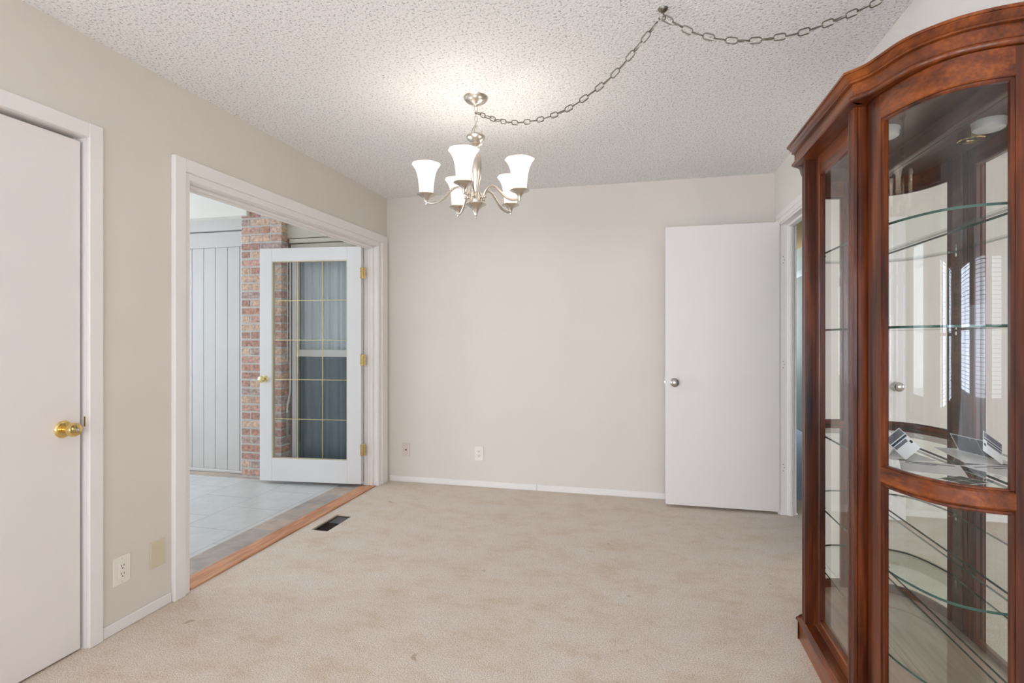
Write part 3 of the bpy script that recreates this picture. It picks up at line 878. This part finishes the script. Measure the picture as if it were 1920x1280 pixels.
MB().prism(list(reversed(board)), 0.099, 0.122).build('bottom_board', M['wood_floor'], cab)
MB().box(0.9362, 0.9385, 1.54, 2 * YC - 1.54, 0.10, 1.94).build('back_panel', M['wood_in'], cab)
MB().box(0.935, 0.936, 1.548, 2 * YC - 1.548, 0.123, 1.884).build('mirror_back', M['mirror'], cab, label='mirrored back')
# posts
def post_poly(m):
    x0, x1, y0, y1 = 0.630, 0.690, 1.848, 1.893
    pts = [(x1, y0), (x1, y1), (x0, y1)]
    n = 3
    wd = (y1 - y0 - 0.010) / n
    y = y1 - 0.005
    pts.append((x0, y))
    for k in range(n):
        pts += [(x0, y - wd * 0.2), (x0 + 0.005, y - wd * 0.32), (x0 + 0.006, y - wd * 0.5), (x0 + 0.005, y - wd * 0.68), (x0, y - wd * 0.8), (x0, y - wd)]
        y -= wd
    pts += [(x0, y0 + 0.002), (x0 + 0.002, y0), (x0 + 0.010, y0), (x0 + 0.012, y0 + 0.003), (x0 + 0.014, y0)]
    return pts
for m in (0, 1):
    pl = post_poly(m)
    if m: pl = [mir(p) for p in pl]
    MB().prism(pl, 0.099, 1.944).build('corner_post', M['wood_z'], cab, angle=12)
# flat front: recessed sliding frame and glass
def front_frame():
    y0, y1 = 1.893, 2 * YC - 1.893
    f = MB(); x0, x1 = 0.666, 0.690
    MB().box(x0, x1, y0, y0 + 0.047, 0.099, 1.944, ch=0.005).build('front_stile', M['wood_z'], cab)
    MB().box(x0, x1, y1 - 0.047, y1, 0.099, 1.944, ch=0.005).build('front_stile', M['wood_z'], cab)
    MB().box(x0, x1, y0 + 0.047, y1 - 0.047, 0.099, 0.142, ch=0.004).build('front_rail', M['wood_y'], cab)
    MB().box(x0, x1, y0 + 0.047, y1 - 0.047, 1.866, 1.944, ch=0.004).build('front_rail', M['wood_y'], cab)
    for yy in (y0 + 0.047, y1 - 0.047):
        MB().lathe([(0.005, 0.142), (0.005, 1.866)], (0.668, yy, 0), 12).build('front_bead', M['wood_z'], cab)
    MB().box(0.676, 0.680, y0 + 0.044, y1 - 0.044, 0.139, 1.869).build('front_glass', M['glass'], cab)
front_frame()
BX0 = 0.696
# curved doors at both ends
def sub(path, s0, s1):
    """part of a polyline between two arc lengths"""
    P = [Vector(p) for p in path]; out = []; acc = 0
    for a, b in zip(P, P[1:]):
        l = (b - a).length
        if acc + l > s0 and not out: out.append(a.lerp(b, max(0, (s0 - acc) / l)))
        if out and acc + l >= s1:
            out.append(a.lerp(b, (s1 - acc) / l)); break
        if out: out.append(b.copy())
        acc += l
    return [(p.x, p.y) for p in out]
tot = sum((Vector(b) - Vector(a)).length for a, b in zip(dc, dc[1:]))
def slab(path, z0, z1, d0, d1, ch=0.003):
    return [(d0 + ch, z0), (d0, z0 + ch), (d0, z1 - ch), (d0 + ch, z1), (d1, z1), (d1, z0)]
S0, S1 = 0.030, tot          # door begins just beyond the post
ST = 0.068                   # stile width
ER = 0.052
for m in (0, 1):
    P = dc if m == 0 else [mir(p) for p in dc]
    def sw_(pa, pr, name, mat, **kw):
        pa2 = pa if m == 0 else list(reversed(pa))
        return MB().sweep(pa2, pr).build(name, mat, cab, **kw)
    g0, g1 = S0 + ST, S1 - ER
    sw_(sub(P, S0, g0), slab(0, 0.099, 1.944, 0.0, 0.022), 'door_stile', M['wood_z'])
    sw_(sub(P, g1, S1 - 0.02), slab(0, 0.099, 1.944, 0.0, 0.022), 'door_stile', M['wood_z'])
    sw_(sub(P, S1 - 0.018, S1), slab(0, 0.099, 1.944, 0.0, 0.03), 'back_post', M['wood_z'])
    sw_(sub(P, g0, g1), slab(0, 1.870, 1.944, 0.0, 0.022), 'door_rail', M['wood_y'], label='upper curved rail')
    sw_(sub(P, g0, g1), slab(0, 0.819, 0.866, -0.002, 0.022, 0.006), 'door_rail', M['wood_y'], label='curved rail across the middle')
    sw_(sub(P, g0, g1), slab(0, 0.099, 0.150, 0.0, 0.022), 'door_rail', M['wood_y'], label='lower curved rail')
    for z0, z1 in ((0.866, 1.870), (0.150, 0.819)):
        b = MB()
        pa = sub(P, g0 - 0.001, g0 + 0.010); pb = sub(P, g1 - 0.009, g1 + 0.001)
        pc = sub(P, g0, g1)
        for q, pr in ((pa, slab(0, z0, z1, 0.003, 0.016, 0.003)), (pb, slab(0, z0, z1, 0.003, 0.016, 0.003)),
                      (pc, slab(0, z1 - 0.010, z1 + 0.001, 0.003, 0.016, 0.003)), (pc, slab(0, z0 - 0.001, z0 + 0.006, 0.005, 0.016, 0.002))):
            b.sweep(q if m == 0 else list(reversed(q)), pr)
        b.build('glass_bead', M['wood_z'], cab)
        sw_(sub(P, g0 - 0.003, g1 + 0.003), [(0.010, z0 - 0.003), (0.010, z1 + 0.003), (0.013, z1 + 0.003), (0.013, z0 - 0.003)], 'curved_glass', M['glass_curved'], angle=80)
    # strips with shelf peg holes behind the front posts
    yc = 1.835 if m == 0 else 2 * YC - 1.835
    bs = MB().box(0.688, BX0, yc - 0.030, yc + 0.030, 0.123, 1.935, ch=0.002).build('peg_strip', M['wood_in'], cab)
    z = 0.25
    while z < 1.80:
        MB().lathe([(0.0028, 0), (0.0028, 0.0006)], (BX0, yc, z), 10, axis='x').build('peg_hole', M['slot'], bs); z += 0.0385
# glass shelves
ins = offset(dc, 0.034)
ins = [p for p in ins if p[0] < 0.90]
SH = [1.574, 1.272, 0.852, 0.560, 0.318]
sp = []
front_x = 0.700
half = [p for p in ins if p[1] < 1.86]
poly = [(0.922, 1.585), (0.897, half[-1][1])] + list(reversed(half)) + [(front_x, 1.915), (front_x, 2 * YC - 1.915)] + [mir(p) for p in half] + [(0.897, 2 * YC - half[-1][1]), (0.922, 2 * YC - 1.585)]
poly = list(reversed(poly))
for z in SH:
    s = MB().prism(poly, z - 0.007, z, 0, 1).build('glass_shelf', [M['glass_shelf'], M['glass_edge']], cab, angle=50)
pg = None
for z in SH:
    for yy in (1.835, 2 * YC - 1.835):
        p = MB()
        p.box(BX0, BX0 + 0.026, yy - 0.0065, yy + 0.0065, z - 0.0105, z - 0.0075, ch=0.001)
        p.box(BX0, BX0 + 0.003, yy - 0.005, yy + 0.005, z - 0.024, z - 0.0075, ch=0.001)
        p.build('shelf_peg', M['nickel'], cab)
    for yy in (1.60, 2 * YC - 1.60):
        MB().box(0.905, 0.9345, yy - 0.0065, yy + 0.0065, z - 0.0105, z - 0.0075, ch=0.001).build('shelf_peg', M['nickel'], cab)
# puck light under the top board
MB().lathe([(0.020, 1.9035), (0.036, 1.905), (0.042, 1.909), (0.044, 1.915), (0.044, 1.930), (0.046, 1.9305), (0.046, 1.9358)], (0.786, 2.040, 0), 40).build('cabinet_light', M['lamp_white'], cab, label='white round light under the cabinet top')
lt = MB().lathe([(0.031, 1.9045), (0.037, 1.903), (0.040, 1.906), (0.040, 1.928), (0.038, 1.934), (0.030, 1.9358), (0.029, 1.9335), (0.031, 1.926)], (0.786, 2.131, 0), 40, close=False).build('cabinet_light', M['brass'], cab, label='brass ring light under the cabinet top')
MB().lathe([(0.0005, 1.909), (0.016, 1.910), (0.0308, 1.912)], (0.786, 2.131, 0), 32).build('lens', M['lens'], lt)

# papers on the middle shelf
ZS = 0.8525
def ptray(u, v, t):
    k = (u - 960) / FPX
    f_ = Vector((-math.sin(YAW), math.cos(YAW), 0)); r_ = Vector((math.cos(YAW), math.sin(YAW), 0))
    return Vector((0, 0, EYE)) + (f_ + r_ * k + Vector((0, 0, (632 - v) / FPX))) * t
def leaf(mb, a, b, c, d, th=0.0006, mi=0, mi2=None):
    a, b, c, d = map(Vector, (a, b, c, d))
    n = (b - a).cross(d - a).normalized() * th
    mb.add([a, b, c, d], [(0, 1, 2, 3)], mi)
    mb.add([a - n, b - n, c - n, d - n], [(3, 2, 1, 0)], mi if mi2 is None else mi2)
    vs = [a, b, c, d, a - n, b - n, c - n, d - n]
    mb.add(vs, [(0, 4, 5, 1), (1, 5, 6, 2), (2, 6, 7, 3), (3, 7, 4, 0)], mi)
def lerp2(a, b, c, d, s, t):
    return a.lerp(b, s).lerp(d.lerp(c, s), t)
br = thing('folded_brochure', 'folded photo brochure propped open on the middle glass shelf', 'brochure', (0.81, 1.95, ZS))
B_ = Vector((0.806, 1.936, ZS + 0.0008)); R_ = Vector((0.852, 1.945, ZS + 0.040)); L_ = Vector((0.772, 2.0, ZS + 0.052))
T_ = L_ + R_ - B_
mb = MB(); leaf(mb, B_, R_, T_, L_)
mb.build('front_leaf', M['paper'], br)
mb = MB()
nn = (R_ - B_).cross(L_ - B_).normalized() * 0.0004
for s0, s1, t0, t1, mi in ((0.03, 0.97, 0.72, 0.97, 0), (0.03, 0.97, 0.60, 0.68, 1), (0.05, 0.80, 0.44, 0.56, 0), (0.84, 0.95, 0.30, 0.42, 2)):
    q = [lerp2(B_, R_, T_, L_, s, t_) + nn for s, t_ in ((s0, t0), (s1, t0), (s1, t1), (s0, t1))]
    leaf(mb, *q, th=0.0002, mi=mi)
mb.build('print', [M['ink_grey'], M['ink_blue'], M['ink_dark']], br, label='grey and blue printed pictures')
mb = MB()
a = Vector((0.779, 1.985, ZS + 0.0008)); b = Vector((0.816, 2.15, ZS + 0.0008)); c = Vector((0.842, 2.15, ZS + 0.058)); d_ = Vector((0.806, 1.985, ZS + 0.058))
a2 = a.copy()
leaf(mb, a, b, c, d_)
mb.build('rear_leaf', M['paper'], br)
mb = MB(); nn = (b - a).cross(d_ - a).normalized()
if nn.x < 0: nn = -nn
for s0, s1, mi in ((0.04, 0.14, 3), (0.16, 0.36, 0), (0.38, 0.52, 1), (0.53, 0.80, 0), (0.81, 0.97, 2)):
    q = [lerp2(a, b, c, d_, s, t_) + nn * 0.0009 for s, t_ in ((s0, 0.04), (s1, 0.04), (s1, 0.96), (s0, 0.96))]
    leaf(mb, *q, th=0.0002, mi=mi)
mb.build('print', [M['ink_dark'], M['ink_green'], M['ink_blue'], M['paper']], br, label='dark photographs on the rear leaf')
def sheet(name, label, cx, cy, w_, h_, ang, z, mats, pics=()):
    o = thing(name, label, 'paper', (cx, cy, z))
    ca, sa = math.cos(ang), math.sin(ang)
    def Q(s, t_, dz=0): return Vector((cx + ca * s * w_ - sa * t_ * h_, cy + sa * s * w_ + ca * t_ * h_, z + dz))
    mb = MB(); leaf(mb, Q(-.5, -.5, .0006), Q(.5, -.5, .0006), Q(.5, .5, .0006), Q(-.5, .5, .0006)); mb.build('sheet', mats[0], o)
    if pics:
        mb = MB()
        for s0, s1, t0, t1 in pics:
            leaf(mb, Q(s0, t0, .001), Q(s1, t0, .001), Q(s1, t1, .001), Q(s0, t1, .001), th=0.0002)
        mb.build('print', mats[1], o)
sheet('paper_sheet', 'large blank white sheet flat on the middle shelf under the brochure', 0.82, 2.06, 0.13, 0.25, 0.12, ZS - 0.0004, [M['paper']])
sheet('paper_sheet', 'white sheet lying nearest the curved glass on the middle shelf', 0.835, 1.845, 0.15, 0.17, -0.35, ZS - 0.0004, [M['paper'], M['ink_grey']], [(-0.4, 0.4, 0.30, 0.36), (-0.4, 0.1, 0.2, 0.24)])
sheet('reflection_card', 'added card painted with the reflection of the brochure, lying near the curved door on the middle shelf', 0.845, 1.70, 0.085, 0.075, 0.5, ZS - 0.0004, [M['paper'], M['ink_green']], [(-0.46, -0.02, -0.46, -0.02), (0.02, 0.46, -0.46, -0.02), (-0.46, -0.02, 0.02, 0.46), (0.02, 0.46, 0.02, 0.46)])  # added card, its dark squares imitate the brochure reflected in the glass shelf

# ------------------------------------------------------------------ garden room beyond the french door
w = MB(); w.box(-5.7, XL - WT - 0.205, 0.94, 4.05, -0.12, -0.006)
struct('floor_garden_room', w, M['tile'], 'pale stone tile floor of the garden room', 'floor', smooth=False)
w = MB(); w.box(XL - WT - 0.205, XL - WT - 0.009, 0.94, 4.3, -0.12, -0.005)
w.box(-5.7, XL - WT - 0.205, 4.05, 4.3, -0.12, -0.005)
struct('trim_5', w, M['tile_border'], 'brown and grey slate border around the tile floor', 'floor border', smooth=False)
PY = 4.19
w = MB()
w.box(-5.7, -3.47, PY + 0.015, PY + 0.12, 0, 2.56)
xs = -3.58
while xs > -5.7:
    w.box(xs - 0.129, xs - 0.002, PY, PY + 0.016, 0.02, 2.068, ch=0.0012); xs -= 0.131
w.box(-3.5775, -3.47, PY, PY + 0.016, 0.02, 2.068, ch=0.003)
struct('wall_garden_room', w, M['panel'], 'white grooved vertical board wall of the garden room', 'wall')
t = MB()
t.box(-5.7, -3.475, PY - 0.012, PY, 2.068, 2.21, ch=0.003)
t.box(-5.7, -3.475, PY - 0.038, PY, 2.218, 2.355, ch=0.004)
t.box(-5.7, -3.475, PY - 0.022, PY, -0.005, 0.022, ch=0.006)
struct('trim_6', t, M['panel'], 'white horizontal boards above the grooved wall', 'wall trim')
t = MB(); t.box(-5.7, -3.388, PY - 0.14, PY, 2.315, 2.56, ch=0.004)
struct('trim_7', t, M['fascia'], 'wide cream beam board resting against the top of the brick pillar', 'beam')
w = MB(); w.box(-5.7, XL - WT, 0.94, 4.3, 2.56, 2.64)
struct('ceiling_garden_room', w, M['door_white'], 'white ceiling of the garden room', 'ceiling', smooth=False)
# brick pillar
pil = thing('brick_pillar', 'weathered red brick pillar between the board wall and the house window', 'pillar', (-3.27, 4.14, 0))
PX0, PX1, PY0 = -3.475, -3.062, 4.085
c = MB(); c.box(PX0 + 0.006, PX1 - 0.006, PY0 + 0.006, PY + 0.12, -0.005, 2.56)
c.build('mortar', M['mortar'], pil)
b = MB(); z = 0.012; row = 0
while z < 2.5:
    segs = [0.203, 0.098, 0.096] if row % 2 == 0 else [0.098, 0.203, 0.096]
    if row % 5 == 3: segs = [0.2, 0.197]
    g = 0.007
    x = PX0
    for i, s in enumerate(segs):
        x1 = PX1 if i == len(segs) - 1 else x + s
        j = random.uniform(0, 0.004)
        b.box(x, x1 - (0 if i == len(segs) - 1 else g), PY0 + j, PY0 + 0.1, z, z + 0.057 + random.uniform(-0.002, 0.002), mi=random.randrange(6), ch=0.005)
        x = x1
    b.box(PX1 - 0.09, PX1 + random.uniform(-0.001, 0.002), PY0 + 0.103, PY + 0.05, z, z + 0.056, mi=random.randrange(6), ch=0.004)
    z += 0.0715; row += 1
b.build('bricks', BR, pil)
# house wall with window right of the pillar
WX0, WX1, WZ0, WZ1 = -2.985, -2.40, 0.13, 1.93
w = MB()
w.box(PX1, WX0 - 0.05, PY + 0.02, PY + 0.12, 0, 2.56); w.box(WX0 - 0.05, XL - WT, PY + 0.02, PY + 0.12, WZ1 + 0.09, 2.56)
w.box(WX0 - 0.05, XL - WT, PY + 0.02, PY + 0.12, 0, WZ0 - 0.04); w.box(WX1 + 0.05, XL - WT, PY + 0.02, PY + 0.12, WZ0 - 0.04, WZ1 + 0.09)
struct('wall_house', w, M['siding_tan'], 'tan house wall right of the brick pillar', 'wall', smooth=False)
t = MB()
t.box(PX1, XL - WT - 0.02, PY - 0.03, PY + 0.02, 2.115, 2.56, ch=0.003)
t.box(PX1 + 0.03, XL - WT - 0.02, PY - 0.04, PY + 0.02, 2.07, 2.107, ch=0.003)
t.box(PX1 + 0.03, XL - WT - 0.02, PY - 0.02, PY + 0.02, 2.025, 2.065, ch=0.003)
struct('trim_8', t, M['fascia_tan'], 'beige header boards above the house window', 'wall trim')
wi = thing('window_1', 'white sash window of the house seen through the french door', 'window', ((WX0 + WX1) / 2, PY, WZ0), kind='structure')
f = MB(); yf = PY - 0.012
f.box(WX0 - 0.040, WX0 - 0.002, yf, PY + 0.05, WZ0 - 0.04, WZ1 + 0.09, ch=0.003); f.box(WX1 + 0.012, WX1 + 0.045, yf, PY + 0.05, WZ0 - 0.04, WZ1 + 0.09, ch=0.003)
f.box(WX0 - 0.045, WX1 + 0.045, yf, PY + 0.05, WZ1 + 0.05, WZ1 + 0.09, ch=0.003)
f.build('window_frame', M['door_white'], wi)
f = MB(); f.box(WX0 - 0.045, WX1 + 0.045, yf - 0.03, PY + 0.05, WZ0 - 0.04, WZ0 - 0.005, ch=0.004)
f.build('window_sill', M['pipe'], wi)
f = MB(); f.box(WX0 - 0.012, WX1 + 0.012, PY - 0.004, PY + 0.02, 1.068, 1.13, ch=0.004)
f.box(WX0 - 0.012, WX1 + 0.012, PY, PY + 0.02, WZ0 - 0.005, WZ0 + 0.035, ch=0.004)
f.build('sash_rail', M['panel'], wi, label='white meeting rail and bottom rail')
MB().box(WX0 - 0.012, WX1 + 0.012, PY + 0.022, PY + 0.026, 1.1, WZ1 + 0.05).build('upper_pane', M['glass_dark'], wi)
MB().box(WX0 - 0.012, WX1 + 0.012, PY + 0.006, PY + 0.010, WZ0, 1.1).build('lower_pane', pane_glass('screened_glass', (206, 214, 220)), wi)
n = 60; pts = []
for k in range(n + 1):
    x = WX0 - 0.03 + (WX1 - WX0 + 0.06) * k / n
    pts.append((x, PY + 0.10 + 0.014 * math.sin(k * 0.9) + 0.006 * math.sin(k * 2.3)))
cb = MB()
poly = pts + [(p[0], p[1] + 0.004) for p in reversed(pts)]
cb.prism(poly, WZ0, WZ1 + 0.06).build('curtain', M['curtain'], wi, label='grey pleated curtain behind the panes')
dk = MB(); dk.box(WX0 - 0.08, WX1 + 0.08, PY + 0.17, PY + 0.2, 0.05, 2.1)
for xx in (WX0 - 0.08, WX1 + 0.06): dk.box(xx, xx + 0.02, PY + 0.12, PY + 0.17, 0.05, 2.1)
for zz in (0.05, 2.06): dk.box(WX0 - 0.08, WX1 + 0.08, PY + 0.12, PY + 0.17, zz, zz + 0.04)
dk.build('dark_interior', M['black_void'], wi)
pp = thing('drain_pipe', 'white pipe with a bend beside the house window', 'pipe', (-3.02, PY, 0.5))
MB().tube([Vector((-3.042, PY - 0.012, z)) for z in (2.0, 1.5, 1.0, 0.80)] + catmull([(-3.042, PY - 0.012, 0.80), (-3.043, PY - 0.016, 0.74), (-3.047, PY - 0.034, 0.67), (-3.049, PY - 0.044, 0.63), (-3.049, PY - 0.046, 0.57)], 6)[1:], 0.0075, 12).build('pipe', M['pipe'], pp)
MB().lathe([(0.010, 0.36), (0.0115, 0.365), (0.0115, 0.56), (0.009, 0.575)], (-3.0485, PY - 0.046, 0), 16).build('sleeve', plain('grey_sleeve', (150, 150, 148), 0.6, var=0.05), pp)
p2 = MB().tube([(-3.0575, PY - 0.030, 2.05), (-3.0575, PY - 0.030, 1.02)], 0.0042, 10)
tag(p2.build('conduit', M['pipe']), 'thin white conduit running down the inner side of the brick pillar', 'pipe')
# outer walls of the garden room with large openings
w = MB()
w.box(-5.8, -5.7, 0.94, 4.3, 0, 0.5); w.box(-5.8, -5.7, 0.94, 4.3, 2.4, 2.64); w.box(-5.7, -5.3, 0.94, 1.04, 0, 2.64); w.box(-5.3, XL - WT, 0.94, 0.96, H, 2.64)
for y in (0.94, 2.5, 4.2): w.box(-5.8, -5.7, y, y + 0.1, 0.5, 2.4)
struct('wall_garden_left', w, M['panel'], 'open framed outer wall of the garden room', 'wall', smooth=False)

# ------------------------------------------------------------------ hall beyond the right doorway
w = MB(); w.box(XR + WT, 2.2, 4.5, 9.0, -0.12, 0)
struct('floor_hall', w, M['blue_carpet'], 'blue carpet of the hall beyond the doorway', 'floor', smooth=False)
w = MB(); w.box(2.06, 2.2, 2.9, 9.0, 0, H)
struct('wall_hall_right', w, M['daylight_blue'], 'hall wall with blue daylight put into its pale colour, beyond the doorway', 'wall', smooth=False)
w = MB(); w.box(XR + WT, 2.06, 9.0, 9.1, 0, H); w.box(XR + WT, 2.06, 2.8, 2.9, 0, H); w.box(XR, XR + WT, YB + WT, 9.0, 0, H)
struct('wall_hall_back', w, M['sage'], 'end walls of the hall beyond the doorway', 'wall', smooth=False)
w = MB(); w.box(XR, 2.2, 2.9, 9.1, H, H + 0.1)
struct('ceiling_hall', w, M['warm_light_tan'], 'hall ceiling with warm light put into its tan colour', 'ceiling', smooth=False)
d = thing('door_4', 'sage grey closed door at the end of the hall', 'door', (2.05, 7.9, 0), kind='structure')
MB().box(2.035, 2.059, 7.2, 8.7, 0.01, 2.04, ch=0.002).build('door_leaf', M['sage'], d)
f = MB(); f.box(2.02, 2.059, 7.1, 7.2, 0, 2.13, ch=0.003); f.box(2.02, 2.059, 8.7, 8.8, 0, 2.13, ch=0.003); f.box(2.02, 2.059, 7.2, 8.7, 2.04, 2.13, ch=0.003)
f.build('door_casing', M['daylight_blue'], d)

# ------------------------------------------------------------------ light
wd = bpy.data.worlds.new('daylight'); scene.world = wd; wd.use_nodes = True
bg = wd.node_tree.nodes['Background']
bg.inputs['Color'].default_value = (0.82, 0.91, 1.0, 1); bg.inputs['Strength'].default_value = 4.6
def area(name, loc, rot, sx, sy, power, col):
    l = bpy.data.lights.new(name, 'AREA'); l.shape = 'RECTANGLE'; l.size = sx; l.size_y = sy
    l.energy = power; l.color = col
    o = bpy.data.objects.new(name, l); COL.objects.link(o); o.location = loc; o.rotation_euler = rot
    return o
DAY = (0.78, 0.90, 1.09)
for (p, q, a, b), pw in zip(FW, (80, 14, 6)):      # daylight through the windows behind the camera, shining towards +y
    area('window_daylight', ((p + q) / 2, -4.74, (a + b) / 2), (-PI / 2, 0, PI), q - p, b - a, pw * (q - p), DAY)
for p, q, a, b in LW:      # shining towards +x
    area('window_daylight', (-5.44, (p + q) / 2, (a + b) / 2), (0, -PI / 2, 0), b - a, q - p, 66 * (q - p), DAY)
# added fill light behind the camera, aimed at the ceiling; no real lamp
area('ceiling_fill', (0.0, -1.3, 1.0), (PI - math.radians(30), 0, 0), 2.0, 2.0, 28, (0.82, 0.92, 1.06))
area('hall_daylight', (1.55, 8.95, 1.5), (PI / 2, 0, PI), 0.9, 1.4, 26, (0.86, 0.94, 1.0))

# ------------------------------------------------------------------ view
vs = scene.view_settings
vs.view_transform = 'Standard'; vs.look = 'None'; vs.gamma = 1.0; vs.use_curve_mapping = False
vs.exposure = 0.10
cy = scene.cycles
cy.max_bounces = 12; cy.diffuse_bounces = 6; cy.glossy_bounces = 8; cy.transparent_max_bounces = 32; cy.transmission_bounces = 8
cy.sample_clamp_indirect = 4.0; cy.caustics_reflective = True; cy.blur_glossy = 0.3; cy.caustics_refractive = False
cy.use_denoising = True
